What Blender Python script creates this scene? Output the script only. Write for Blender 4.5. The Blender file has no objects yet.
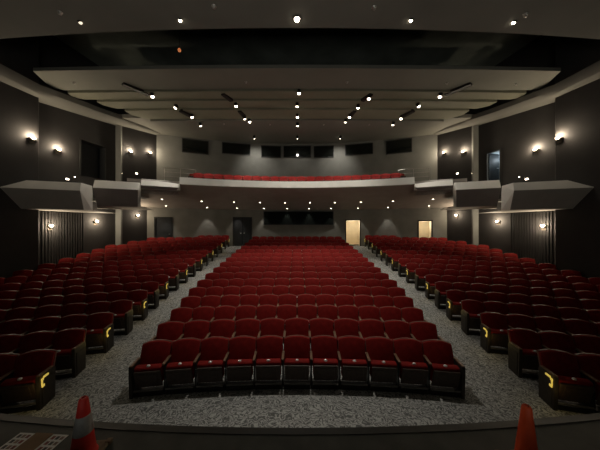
import bpy, bmesh, math, random
from mathutils import Vector, Matrix
random.seed(4)
PI = math.pi
S = bpy.context.scene
COL = S.collection

# ------------------------------------------------------------------ camera, world, exposure
CH = 3.30                                   # lens height above the front floor
cam = bpy.data.cameras.new('camera')
cam.sensor_width = 36.0
cam.lens = 36.0 * 225 / 600
cam.shift_x = 0.005
cam.clip_start = 0.05
co = bpy.data.objects.new('camera', cam)
co.location = (0, 0, CH)
co.rotation_euler = (PI / 2, 0, 0)
COL.objects.link(co)
S.camera = co
S.view_settings.view_transform = 'Standard'
S.view_settings.look = 'None'
S.view_settings.exposure = 0.0
S.view_settings.gamma = 1.0
S.view_settings.use_curve_mapping = False
S.cycles.use_denoising = True
S.cycles.max_bounces = 8
S.cycles.diffuse_bounces = 5
S.cycles.sample_clamp_indirect = 3.0

w = bpy.data.worlds.new('world')
S.world = w
w.use_nodes = True
w.node_tree.nodes['Background'].inputs[0].default_value = (0.8, 0.9, 1.0, 1)
w.node_tree.nodes['Background'].inputs[1].default_value = 0.002

E_SPOT, E_SCONCE, E_SOFFIT, E_FILL, E_AISLE = 330.0, 66.0, 20.0, 200.0, 0.5
WARM = (1.0, 0.82, 0.60)
HOUSE = (1.0, 0.93, 0.82)

def area(name, loc, rot, size, energy, col):
    l = bpy.data.lights.new(name, 'AREA')
    l.shape = 'RECTANGLE'
    l.size, l.size_y = size
    l.energy = energy
    l.color = col
    o = bpy.data.objects.new(name, l)
    o.location, o.rotation_euler = loc, rot
    COL.objects.link(o)
    return o
# unseen fill added behind the camera, aimed up to brighten the ceiling
area('ceiling_fill_light', (0, -2.6, 2.6), (math.radians(168), 0, 0), (8, 2.0), E_FILL, (1.0, 0.98, 0.90))

def point(name, loc, energy, col, radius=0.05, parent=None):
    l = bpy.data.lights.new(name, 'POINT')
    l.energy, l.color, l.shadow_soft_size = energy, col, radius
    o = bpy.data.objects.new(name, l)
    o.location = loc
    COL.objects.link(o)
    if parent: o.parent = parent
    return o

def spot(name, loc, target, energy, col, angle, blend=1.0, radius=0.08):
    l = bpy.data.lights.new(name, 'SPOT')
    l.energy, l.color, l.shadow_soft_size = energy, col, radius
    l.spot_size, l.spot_blend = math.radians(angle), blend
    o = bpy.data.objects.new(name, l)
    o.location = loc
    o.rotation_euler = (Vector(target) - Vector(loc)).to_track_quat('-Z', 'Y').to_euler()
    COL.objects.link(o)
    return o

# ------------------------------------------------------------------ materials
def mat(name, col, rough=0.8, metal=0.0, spec=0.5, noise=None, bump=0.0, emit=None, strength=1.0, sheen=0.0):
    m = bpy.data.materials.new(name)
    m.use_nodes = True
    nt = m.node_tree
    b = nt.nodes['Principled BSDF']
    b.inputs['Base Color'].default_value = (*col, 1)
    b.inputs['Roughness'].default_value = rough
    b.inputs['Metallic'].default_value = metal
    b.inputs['Specular IOR Level'].default_value = spec
    if sheen:
        b.inputs['Sheen Weight'].default_value = sheen
        b.inputs['Sheen Roughness'].default_value = 0.4
        b.inputs['Sheen Tint'].default_value = (1.0, 0.35, 0.3, 1)
    if emit:
        b.inputs['Emission Color'].default_value = (*emit, 1)
        b.inputs['Emission Strength'].default_value = strength
    if noise:
        sc, amt = noise
        tc = nt.nodes.new('ShaderNodeTexCoord')
        n = nt.nodes.new('ShaderNodeTexNoise')
        n.inputs['Scale'].default_value = sc
        n.inputs['Detail'].default_value = 5
        nt.links.new(tc.outputs['Object'], n.inputs['Vector'])
        r = nt.nodes.new('ShaderNodeValToRGB')
        r.color_ramp.elements[0].position = 0.3
        r.color_ramp.elements[1].position = 0.7
        r.color_ramp.elements[0].color = (*[c * (1 - amt) for c in col], 1)
        r.color_ramp.elements[1].color = (*[min(1, c * (1 + amt)) for c in col], 1)
        nt.links.new(n.outputs['Fac'], r.inputs['Fac'])
        nt.links.new(r.outputs['Color'], b.inputs['Base Color'])
        if bump:
            bp = nt.nodes.new('ShaderNodeBump')
            bp.inputs['Strength'].default_value = bump
            bp.inputs['Distance'].default_value = 0.01
            nt.links.new(n.outputs['Fac'], bp.inputs['Height'])
            nt.links.new(bp.outputs['Normal'], b.inputs['Normal'])
    return m

def carpet_mat():
    m = bpy.data.materials.new('swirl_carpet')
    m.use_nodes = True
    nt = m.node_tree
    b = nt.nodes['Principled BSDF']
    b.inputs['Roughness'].default_value = 0.95
    b.inputs['Specular IOR Level'].default_value = 0.1
    tc = nt.nodes.new('ShaderNodeTexCoord')
    n0 = nt.nodes.new('ShaderNodeTexNoise')
    n0.inputs['Scale'].default_value = 3.5
    n0.inputs['Detail'].default_value = 2
    nt.links.new(tc.outputs['Object'], n0.inputs['Vector'])
    mixv = nt.nodes.new('ShaderNodeMixRGB')
    mixv.blend_type = 'ADD'
    mixv.inputs['Fac'].default_value = 0.35
    nt.links.new(tc.outputs['Object'], mixv.inputs['Color1'])
    nt.links.new(n0.outputs['Color'], mixv.inputs['Color2'])
    wv = nt.nodes.new('ShaderNodeTexWave')
    wv.wave_type = 'RINGS'
    wv.rings_direction = 'Z'
    wv.inputs['Scale'].default_value = 5.0
    wv.inputs['Distortion'].default_value = 14.0
    wv.inputs['Detail'].default_value = 2.0
    wv.inputs['Detail Scale'].default_value = 2.2
    nt.links.new(mixv.outputs['Color'], wv.inputs['Vector'])
    n1 = nt.nodes.new('ShaderNodeTexNoise')
    n1.inputs['Scale'].default_value = 60
    n1.inputs['Detail'].default_value = 3
    nt.links.new(tc.outputs['Object'], n1.inputs['Vector'])
    mx = nt.nodes.new('ShaderNodeMixRGB')
    mx.blend_type = 'MIX'
    mx.inputs['Fac'].default_value = 0.45
    nt.links.new(wv.outputs['Color'], mx.inputs['Color1'])
    nt.links.new(n1.outputs['Fac'], mx.inputs['Color2'])
    r = nt.nodes.new('ShaderNodeValToRGB')
    r.color_ramp.elements[0].position = 0.25
    r.color_ramp.elements[0].color = (0.12, 0.122, 0.118, 1)
    r.color_ramp.elements[1].position = 0.75
    r.color_ramp.elements[1].color = (0.46, 0.462, 0.44, 1)
    nt.links.new(mx.outputs['Color'], r.inputs['Fac'])
    nt.links.new(r.outputs['Color'], b.inputs['Base Color'])
    return m

M = dict(
    carpet=carpet_mat(),
    wall=mat('charcoal_wall_paint', (0.034, 0.0315, 0.030), 0.85, noise=(2.0, 0.10), bump=0.05),
    back_low=mat('grey_back_wall_paint', (0.23, 0.225, 0.20), 0.85, noise=(2.0, 0.08), bump=0.05),
    back_up=mat('pale_grey_balcony_wall_paint', (0.21, 0.212, 0.195), 0.85, noise=(1.6, 0.08), bump=0.05),
    cloud=mat('ceiling_plaster', (0.235, 0.233, 0.17), 0.8, noise=(0.8, 0.06)),
    cloud_grey=mat('grey_ceiling_plaster', (0.22, 0.219, 0.185), 0.8, noise=(0.8, 0.06)),
    ceil_front=mat('front_ceiling_plaster', (0.19, 0.187, 0.158), 0.8, noise=(0.6, 0.1)),
    ceil_back=mat('rear_ceiling_plaster', (0.20, 0.197, 0.17), 0.8, noise=(0.8, 0.06)),
    cove=mat('cove_plaster', (0.17, 0.167, 0.147), 0.8, noise=(1.2, 0.06)),
    black=mat('matt_black', (0.012, 0.013, 0.012), 0.8, noise=(4, 0.2)),
    void=mat('dark_void_paint', (0.17, 0.19, 0.165), 0.9, noise=(0.7, 0.3)),
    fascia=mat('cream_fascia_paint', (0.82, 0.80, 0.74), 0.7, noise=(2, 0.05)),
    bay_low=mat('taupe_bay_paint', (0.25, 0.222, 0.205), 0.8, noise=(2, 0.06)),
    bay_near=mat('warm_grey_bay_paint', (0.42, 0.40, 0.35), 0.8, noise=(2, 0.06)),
    soffit=mat('taupe_soffit_paint', (0.37, 0.33, 0.29), 0.8, noise=(1.5, 0.06)),
    red=mat('red_velvet', (0.215, 0.0105, 0.0085), 0.75, noise=(9, 0.22), bump=0.12, sheen=0.10, spec=0.15),
    shell=mat('brown_back_shell', (0.14, 0.045, 0.03), 0.5, noise=(14, 0.25)),
    pan=mat('dark_seat_pan', (0.055, 0.034, 0.024), 0.55, noise=(18, 0.3)),
    iron=mat('black_iron', (0.016, 0.014, 0.013), 0.5, 0.3, noise=(20, 0.3)),
    arm=mat('worn_wood_armrest', (0.17, 0.095, 0.055), 0.45, noise=(20, 0.3)),
    endp=mat('dark_end_panel', (0.020, 0.015, 0.011), 0.6, noise=(10, 0.3)),
    plate=mat('polished_number_plate', (0.97, 0.95, 0.92), 0.28, 0.35),
    gold=mat('gold_aisle_lamp', (0.8, 0.6, 0.15), 0.4, emit=(1.0, 0.74, 0.14), strength=0.42),
    stage=mat('dark_stage_floor', (0.07, 0.07, 0.06), 0.65, noise=(5, 0.25), bump=0.05),
    nosing=mat('stage_nosing', (0.042, 0.041, 0.035), 0.5, noise=(8, 0.2)),
    glass=mat('dark_booth_glass', (0.008, 0.010, 0.009), 0.06, spec=0.6),
    frame=mat('dark_window_frame', (0.02, 0.02, 0.018), 0.5),
    bar=mat('worn_grey_metal_bar', (0.20, 0.19, 0.18), 0.4, 0.6, noise=(20, 0.2)),
    door=mat('dark_door_paint', (0.022, 0.024, 0.026), 0.6, noise=(6, 0.2)),
    cream=mat('cream_corridor_paint', (0.75, 0.66, 0.50), 0.8, noise=(3, 0.05)),
    steel=mat('brushed_steel', (0.42, 0.40, 0.37), 0.35, 0.9, noise=(30, 0.1)),
    lens=mat('lit_lamp_lens', (1, 1, 1), 0.4, emit=(1.0, 0.86, 0.66), strength=10),
    lens_dim=mat('dim_lamp_lens', (1, 1, 1), 0.4, emit=(1.0, 0.84, 0.62), strength=1.2),
    bulb=mat('sconce_bulb', (1, 1, 1), 0.4, emit=(1.0, 0.80, 0.52), strength=9),
    bowl=mat('sconce_bowl_metal', (0.10, 0.08, 0.06), 0.5, 0.2),
    amber=mat('amber_indicator', (0.8, 0.3, 0.1), 0.4, emit=(1.0, 0.30, 0.10), strength=0.4),
    sprink=mat('sprinkler_metal', (0.5, 0.48, 0.44), 0.4, 0.6),
    cone=mat('orange_cone_plastic', (1.0, 0.11, 0.025), 0.5, noise=(12, 0.08)),
    cone_red=mat('red_cone_plastic', (0.75, 0.035, 0.022), 0.5, noise=(12, 0.1)),
    collar=mat('white_reflective_collar', (0.42, 0.41, 0.39), 0.45, noise=(30, 0.12)),
    rubber=mat('dusty_cone_base_rubber', (0.22, 0.17, 0.11), 0.85, noise=(15, 0.3)),
    paper=mat('white_paper', (0.9, 0.88, 0.85), 0.7, noise=(8, 0.03)),
    kraft=mat('brown_kraft_paper', (0.30, 0.18, 0.095), 0.8, noise=(10, 0.12)),
    pic_a=mat('printed_picture_red', (0.26, 0.06, 0.045), 0.6, noise=(60, 0.6)),
    pic_b=mat('printed_picture_dark', (0.07, 0.055, 0.055), 0.6, noise=(60, 0.7)),
    pic_c=mat('printed_picture_tan', (0.30, 0.19, 0.15), 0.6, noise=(60, 0.6)),
    vest=mat('vestibule_blue_grey_paint', (0.40, 0.45, 0.46), 0.8, noise=(3, 0.06)),
)

# ------------------------------------------------------------------ mesh helpers
class MB:
    def __init__(s):
        s.v, s.f, s.m = [], [], []
    def add(s, vs, fs, mi=0, X=None):
        o = len(s.v)
        s.v += [tuple(X @ Vector(p)) if X else tuple(p) for p in vs]
        for f in fs:
            s.f.append([i + o for i in f]); s.m.append(mi)
        return s
    def merge(s, other, X=None, mi=None):
        o = len(s.v)
        s.v += [tuple(X @ Vector(p)) if X else p for p in other.v]
        for f, m_ in zip(other.f, other.m):
            s.f.append([i + o for i in f]); s.m.append(m_ if mi is None else mi)
        return s
    def box(s, x0, x1, y0, y1, z0, z1, mi=0, X=None):
        vs = [(x, y, z) for z in (z0, z1) for y in (y0, y1) for x in (x0, x1)]
        fs = [(0, 2, 3, 1), (4, 5, 7, 6), (0, 1, 5, 4), (2, 6, 7, 3), (0, 4, 6, 2), (1, 3, 7, 5)]
        return s.add(vs, fs, mi, X)
    def rbox(s, x0, x1, y0, y1, z0, z1, r, mi=0, X=None, seg=2):
        bm = bmesh.new()
        bmesh.ops.create_cube(bm, size=1)
        for v in bm.verts:
            v.co = Vector(((x0 + x1) / 2 + v.co.x * (x1 - x0), (y0 + y1) / 2 + v.co.y * (y1 - y0), (z0 + z1) / 2 + v.co.z * (z1 - z0)))
        bmesh.ops.bevel(bm, geom=bm.edges[:], offset=r, segments=seg, profile=0.5, affect='EDGES')
        bm.verts.index_update()
        s.add([v.co.copy() for v in bm.verts], [[v.index for v in f.verts] for f in bm.faces], mi, X)
        bm.free()
        return s
    def prism(s, poly, z0, z1, mi=0, X=None):            # horizontal outline, vertical thickness
        n = len(poly)
        zt = z1 if callable(z1) else (lambda x, y: z1)
        zb = z0 if callable(z0) else (lambda x, y: z0)
        vs = [(x, y, zb(x, y)) for x, y in poly] + [(x, y, zt(x, y)) for x, y in poly]
        fs = [list(range(n))[::-1], list(range(n, 2 * n))] + [(i, (i + 1) % n, n + (i + 1) % n, n + i) for i in range(n)]
        return s.add(vs, fs, mi, X)
    def extrude_x(s, poly, x0, x1, mi=0, X=None):        # outline in y,z; thickness along x
        n = len(poly)
        vs = [(x0, y, z) for y, z in poly] + [(x1, y, z) for y, z in poly]
        fs = [list(range(n)), list(range(n, 2 * n))[::-1]] + [(i, n + i, n + (i + 1) % n, (i + 1) % n) for i in range(n)]
        return s.add(vs, fs, mi, X)
    def lathe(s, prof, n=16, mi=0, X=None, caps=True):
        vs, fs = [], []
        for r, z in prof:
            vs += [(r * math.cos(2 * PI * k / n), r * math.sin(2 * PI * k / n), z) for k in range(n)]
        mm = []
        for j in range(len(prof) - 1):
            for k in range(n):
                fs.append((j * n + k, j * n + (k + 1) % n, (j + 1) * n + (k + 1) % n, (j + 1) * n + k))
        if caps: fs.append(list(range(n))[::-1]); fs.append(list(range((len(prof) - 1) * n, len(prof) * n)))
        return s.add(vs, fs, mi, X)
    def tube(s, p0, p1, r, n=8, mi=0):
        p0, p1 = Vector(p0), Vector(p1)
        d = p1 - p0
        X = Matrix.Translation(p0) @ d.to_track_quat('Z', 'Y').to_matrix().to_4x4()
        return s.lathe([(r, 0), (r, d.length)], n, mi, X)
    def mesh(s, name, mats, smooth=False):
        me = bpy.data.meshes.new(name)
        me.from_pydata(s.v, [], s.f)
        for m_ in (mats if isinstance(mats, (list, tuple)) else [mats]):
            me.materials.append(M[m_])
        me.polygons.foreach_set('material_index', s.m)
        if smooth: me.polygons.foreach_set('use_smooth', [True] * len(s.f))
        bm = bmesh.new(); bm.from_mesh(me)
        bmesh.ops.recalc_face_normals(bm, faces=bm.faces[:])
        bm.to_mesh(me); bm.free()
        me.update()
        return me
    def build(s, name, mats, parent=None, smooth=False):
        return link(name, s.mesh(name, mats, smooth), parent)

def link(name, me, parent=None, loc=None):
    o = bpy.data.objects.new(name, me)
    COL.objects.link(o)
    if parent: o.parent = parent
    if loc: o.location = loc
    return o

def tag(o, label, cat, group=None, kind=None):
    o['label'] = label; o['category'] = cat
    if group: o['group'] = group
    if kind: o['kind'] = kind
    return o

def thing(name, label, cat, loc=(0, 0, 0), rz=0.0, group=None):
    o = bpy.data.objects.new(name, None)
    o.empty_display_size = 0.1
    COL.objects.link(o)
    o.location = loc; o.rotation_euler = (0, 0, rz)
    return tag(o, label, cat, group)

def struct(o, label=None):
    o['kind'] = 'structure'
    if label: o['label'] = label
    return o

def smooth_by_angle(o, deg=40):
    for p in o.data.polygons: p.use_smooth = True
    try: o.data.set_sharp_from_angle(angle=math.radians(deg))
    except Exception: pass
    return o

# ------------------------------------------------------------------ plan of the hall
YC, R1, PITCH = -17.13, 21.60, 0.82            # centre of the seating arcs, front row radius, row spacing
NC, NS = 16, 17
def g(r):                                      # raked floor height against arc radius
    t = (r - R1) / PITCH
    t = min(t, 15.7)
    return 0.0 if t <= 0 else 0.033 * t + 0.0045 * t * t
def gxy(x, y): return g(math.hypot(x, y - YC))
BC = -3.5                                      # centre of the balcony and back wall arcs
R_FRONT, R_LOW, R_UP = 17.0, 22.0, 22.5
WP = [(-12.7, 1.0), (-12.4, 3.0), (-11.45, 9.97), (-12.05, 10.5), (-11.38, 14.2), (-11.1, 14.2), (-10.3, 16.5)]  # left wall outline
def wall_x(y):
    for (xa, ya), (xb, yb) in zip(WP, WP[1:]):
        if yb > ya and ya <= y <= yb: return xa + (xb - xa) * (y - ya) / (yb - ya)
    return -10.4

# floor
mb = MB()
xs = [-13 + i * 0.325 for i in range(81)]
ys = [1.2 + i * 0.3 for i in range(62)]
mb.add([(x, y, gxy(x, y)) for y in ys for x in xs],
       [(j * 81 + i, j * 81 + i + 1, (j + 1) * 81 + i + 1, (j + 1) * 81 + i) for j in range(61) for i in range(80)])
fl = mb.build('floor', 'carpet', smooth=True)
struct(fl, 'grey swirl-patterned carpet floor rising towards the back wall')

# stage
SZ = 1.58
edge = [(x, 1.89 + 0.02 * x * x) for x in [-9 + i * 0.5 for i in range(37)]]
mb = MB().prism([(9, -6), (9, 1.89 + 1.62)] and [(-9, -6), (9, -6)] + edge[::-1], 0.0, SZ)
struct(mb.build('floor_stage', 'stage'), 'dark stage floor at the bottom of the view')
mb = MB()
for (xa, ya), (xb, yb) in zip(edge, edge[1:]):
    mb.prism([(xa, ya - 0.05), (xb, yb - 0.05), (xb, yb + 0.012), (xa, ya + 0.012)], SZ - 0.05, SZ + 0.006)
struct(mb.build('trim_1', 'nosing'), 'dull brown nosing along the stage edge')

# walls ------------------------------------------------------------
def breaks(a, b, step, extra):
    n = max(1, int(round((b - a) / step)))
    L = [a + (b - a) * i / n for i in range(n + 1)] + [e for e in extra if a < e < b]
    L = sorted(L)
    out = [L[0]]
    for v in L[1:]:
        if v - out[-1] > 1e-4: out.append(v)
    return out
def sheet(fn, u0, u1, du, z0, z1, holes=()):
    """a wall surface fn(u)->(x,y), with rectangular openings (u0,u1,z0,z1)"""
    us = breaks(u0, u1, du, [h for H in holes for h in H[:2]])
    zs = breaks(z0, z1, 99, [h for H in holes for h in H[2:]])
    m = MB()
    m.add([(*fn(u), z) for z in zs for u in us], [])
    n = len(us)
    for j in range(len(zs) - 1):
        for i in range(n - 1):
            uc, zc = (us[i] + us[i + 1]) / 2, (zs[j] + zs[j + 1]) / 2
            if any(a < uc < b and c < zc < d for a, b, c, d in holes): continue
            m.f.append([j * n + i, j * n + i + 1, (j + 1) * n + i + 1, (j + 1) * n + i]); m.m.append(0)
    return m
def thicken(o, t):
    md = o.modifiers.new('solid', 'SOLIDIFY'); md.thickness = t; md.offset = -1
    return o
def seg(P, Q):
    L = math.hypot(Q[0] - P[0], Q[1] - P[1])
    return (lambda u: (P[0] + (Q[0] - P[0]) * u / L, P[1] + (Q[1] - P[1]) * u / L)), L

ZTOP = 12.6
for sx, side in ((-1, 'left'), (1, 'right')):
    mb = MB()
    pts = [(x * -sx, y) for x, y in WP]
    for i, (P, Q) in enumerate(zip(pts, pts[1:])):
        fn, L = seg(P, Q)
        holes = []
        if i == 3:                              # opening into the upper vestibule
            if sx > 0: holes = [(2.42, 3.14, 5.72, 7.60)]
            else: holes = [(1.75, 3.05, 6.0, 7.95)]
        mb.merge(sheet(fn, 0, L, 99, 0.0 if i else -0.2, ZTOP, holes))
    o = mb.build('wall_' + side, 'wall')
    struct(o, 'charcoal side wall on the %s of the hall' % side)

# back walls: arcs
def arc(R): return lambda a: (R * math.sin(a), BC + R * math.cos(a))
aL = math.asin(10.55 / R_LOW)
def door_hole(x0, x1, R=R_LOW):                 # pixel-free: openings given by x on the arc
    return math.asin(x0 / R), math.asin(x1 / R)
D2 = (*door_hole(3.97, 5.0), 0.5, 3.66)       # lit doorway right of the centre block
D3 = (*door_hole(8.98, 9.70), 0.5, 3.58)      # lit doorway far right
D1 = (*door_hole(-5.03, -3.72), 0.5, 3.86)    # dark double door on the left aisle
D4 = (*door_hole(-10.1, -9.2), 0.5, 3.8)
o = sheet(arc(R_LOW), -aL, aL, 0.04, 0.0, 4.75, [D1, D2, D3, D4]).build('wall_back', 'back_low')
struct(o, 'grey back wall under the balcony')
aU = math.asin(10.3 / R_UP)
o = sheet(arc(R_UP), -aU, aU, 0.04, 5.4, ZTOP).build('wall_back_upper', 'back_up')
struct(o, 'pale grey wall behind the balcony seats')
# wall behind the lower end of the side walls, closing the gap outside the arcs
def vestibule(name, hole, R, depth, m, label, light=None, lc=(1, .92, .76)):
    a0, a1, z0, z1 = hole
    p = [arc(R + 0.01)(a0), arc(R + 0.01)(a1), arc(R + depth)(a1), arc(R + depth)(a0)]
    z0 = gxy(*arc(R)((a0 + a1) / 2))
    mb = MB()
    vs = [(x, y, z) for z in (z0, z1) for x, y in p]
    mb.add(vs, [(0, 1, 2, 3), (4, 5, 6, 7), (1, 2, 6, 5), (2, 3, 7, 6), (3, 0, 4, 7)])
    struct(mb.build(name, m), label)
    if light:
        q = arc(R + depth * 0.45)((a0 + a1) / 2)
        point('corridor_light', (q[0], q[1], z1 - 0.25), light, lc, 0.1)
def door_frame(name, hole, R, label, wdt=0.08, m='frame'):
    a0, a1, z0, z1 = hole
    zf = gxy(*arc(R)((a0 + a1) / 2)) - 0.02
    da = wdt / R
    mb = MB()
    def blk(b0, b1, c0, c1):
        P = [arc(R - 0.05)(b0), arc(R - 0.05)(b1), arc(R + 0.12)(b1), arc(R + 0.12)(b0)]
        mb.prism(P, c0, c1)
    blk(a0 - da, a0, zf, z1 + wdt); blk(a1, a1 + da, zf, z1 + wdt); blk(a0, a1, z1, z1 + wdt)
    o = mb.build(name, m)
    return struct(o, label)
vestibule('wall_corridor', D2, R_LOW, 2.2, 'cream', 'cream lit corridor beyond the doorway right of the centre seats', 26)
vestibule('wall_corridor', D3, R_LOW, 2.0, 'cream', 'cream lit corridor beyond the far right doorway', 17)
door_frame('trim_2', D2, R_LOW, 'dark frame of the lit doorway right of the centre seats')
door_frame('trim_3', D3, R_LOW, 'dark frame of the far right lit doorway')
def dark_door(idx, hole, R, label, leaves=2):
    a0, a1, z0, z1 = hole
    am = (a0 + a1) / 2
    p = arc(R)(am)
    zf = gxy(*p)
    d = thing('door_%d' % idx, label, 'door', (p[0], p[1], zf), -am)
    d['kind'] = 'structure'
    W, Hh = 2 * R * math.sin((a1 - a0) / 2), z1 - zf
    for k in range(leaves):
        x0 = -W / 2 + k * W / leaves + 0.01
        x1 = -W / 2 + (k + 1) * W / leaves - 0.01
        m = MB().rbox(x0, x1, 0.02, 0.07, 0.0, Hh, 0.008)
        m.box(x0 + .12, x1 - .12, 0.012, 0.03, 0.25, 0.95).box(x0 + .12, x1 - .12, 0.012, 0.03, 1.15, Hh - .18)
        leaf = m.build('door_leaf', 'door', d)
        hx = x1 - 0.12 if k == 0 else x0 + 0.12
        MB().rbox(hx - .05, hx + .05, -0.05, 0.02, 0.98, 1.04, 0.01).build('push_bar', 'steel', leaf)
    door_frame('trim_%d' % (idx + 3), hole, R, 'dark frame round ' + label)
dark_door(1, D1, R_LOW, 'dark double door at the top of the left aisle')
dark_door(2, D4, R_LOW, 'dark door under the balcony in the far left corner', 1)

# upper side vestibules
def side_vest(sx, u0, u1, z0, z1, depth, m, name, label, light=0, lc=(.8, .92, 1)):
    P = (WP[3][0] * -sx, WP[3][1]); Q = (WP[4][0] * -sx, WP[4][1])
    fn, L = seg(P, Q)
    dx, dy = (Q[0] - P[0]) / L, (Q[1] - P[1]) / L
    n = (dy * sx, -dx * sx)
    a, b = fn(u0), fn(u1)
    p = [a, b, (b[0] + n[0] * depth, b[1] + n[1] * depth), (a[0] + n[0] * depth, a[1] + n[1] * depth)]
    mb = MB()
    mb.add([(x, y, z) for z in (z0, z1) for x, y in p], [(0, 1, 2, 3), (4, 5, 6, 7), (1, 2, 6, 5), (2, 3, 7, 6), (3, 0, 4, 7)])
    struct(mb.build(name, m), label)
    if light:
        c = ((p[0][0] + p[2][0]) / 2, (p[0][1] + p[2][1]) / 2, z1 - 0.35)
        point('vestibule_light', c, light, lc, 0.1)
    # frame
    mb = MB()
    for (q0, q1, c0, c1) in ((u0 - .07, u0, z0, z1 + .07), (u1, u1 + .07, z0, z1 + .07), (u0, u1, z1, z1 + .07)):
        A, B = fn(q0), fn(q1)
        k = -0.04
        mb.prism([(A[0] + n[0] * k, A[1] + n[1] * k), (B[0] + n[0] * k, B[1] + n[1] * k), (B[0] + n[0] * .1, B[1] + n[1] * .1), (A[0] + n[0] * .1, A[1] + n[1] * .1)], c0, c1)
    struct(mb.build('trim_%d' % (7 if sx < 0 else 8), 'frame'), 'dark frame of the opening above the side bays')
    return fn, n, p
side_vest(-1, 1.75, 3.05, 6.0, 7.95, .5, 'door', 'wall_vestibule', 'unlit opening in the left wall above the second bay')
fn, n, p = side_vest(1, 2.42, 3.14, 5.72, 7.60, 1.4, 'vest', 'wall_vestibule', 'dim blue-grey vestibule in the right wall above the bays', 12)
a = fn(3.10); dd = Vector((n[0], n[1], 0)) * -1
mb = MB().rbox(0, 0.66, -0.02, 0.02, 5.74, 7.57, 0.006)
o = mb.build('door_3', 'door'); struct(o, 'dark door standing open above the right side bays')
o.location = (a[0] - dd.x * .06, a[1] - dd.y * .06, 0); o.rotation_euler = (0, 0, math.atan2(-dd.y, -dd.x) - .1)
MB().rbox(.5, .58, -.06, .06, 6.7, 6.74, .01).build('push_bar', 'steel', o)

# ceilings ---------------------------------------------------------
struct(MB().box(-14, 14, -3, 21, ZTOP, ZTOP + .2).build('ceiling', 'void'), 'black void above the hanging ceiling panels')
xs = [-12.4 + i * 0.62 for i in range(41)]
fe = [(x, 6.28 + 0.0048 * x * x) for x in xs]
struct(MB().prism([(-12.4, -2.5), (12.4, -2.5)] + fe[::-1], 8.8, 9.05).build('ceiling_front', 'ceil_front'), 'plain dark grey ceiling nearest the stage with a gently curved edge')

def cloud(name, front_y, side, back_y, mname, label, z0=9.55, rise=0.10, bow=0.0016):
    """side: outline points on the left from the front corner to the back corner"""
    x0 = side[0][0]
    F = [(x0 + (-2 * x0) * i / 24, front_y + bow * (abs(x0) ** 2 - (x0 + (-2 * x0) * i / 24) ** 2) * -1 + bow * x0 * x0) for i in range(25)]
    F = [(x, front_y + bow * x * x) for x, _ in F]
    right = [(-x, y) for x, y in side]
    poly = F[:-1] + right + side[::-1][:-1] if False else F + right[1:] + side[::-1][:-1]
    zb = lambda x, y: z0 + rise * (y - front_y) / (back_y - front_y)
    mb = MB().prism(poly, zb, lambda x, y: zb(x, y) + 0.14)
    o = mb.build(name, mname)
    return struct(o, label)
cloud('ceiling_panel', 8.97, [(-10.74, 9.15), (-10.97, 9.6), (-11.2, 10.05), (-11.25, 10.45), (-11.0, 10.6)], 10.6, 'cloud_grey', 'broad grey hanging ceiling panel, the one nearest the stage')
cloud('ceiling_panel', 10.5, [(-10.9, 10.69), (-11.05, 11.0), (-11.0, 11.3), (-10.8, 11.4)], 11.4, 'cloud', 'second hanging ceiling panel from the stage')
cloud('ceiling_panel', 11.3, [(-10.2, 11.47), (-10.22, 11.85), (-10.0, 12.15), (-9.8, 12.3)], 12.3, 'cloud', 'third hanging ceiling panel from the stage')
cloud('ceiling_panel', 12.2, [(-9.45, 12.34), (-9.5, 12.9), (-9.15, 13.35), (-8.9, 13.5)], 13.5, 'cloud', 'fourth hanging ceiling panel from the stage')
cloud('ceiling_panel', 13.45, [(-8.85, 13.58), (-8.8, 14.2), (-8.4, 15.0), (-8.0, 15.5)], 15.5, 'ceil_back', 'rearmost hanging ceiling panel')
mb = MB()
arcp = [arc(R_UP - .0)(a) for a in [-aU + 2 * aU * i / 20 for i in range(21)]]
mb.prism([(-11.2, 13.6), (11.2, 13.6)] + arcp[::-1], lambda x, y: 9.78 + .07 * (y - 13.6), lambda x, y: 10.0 + .07 * (y - 13.6))
struct(mb.build('ceiling_back', 'ceil_back'), 'flat grey ceiling meeting the upper back wall')

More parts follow.
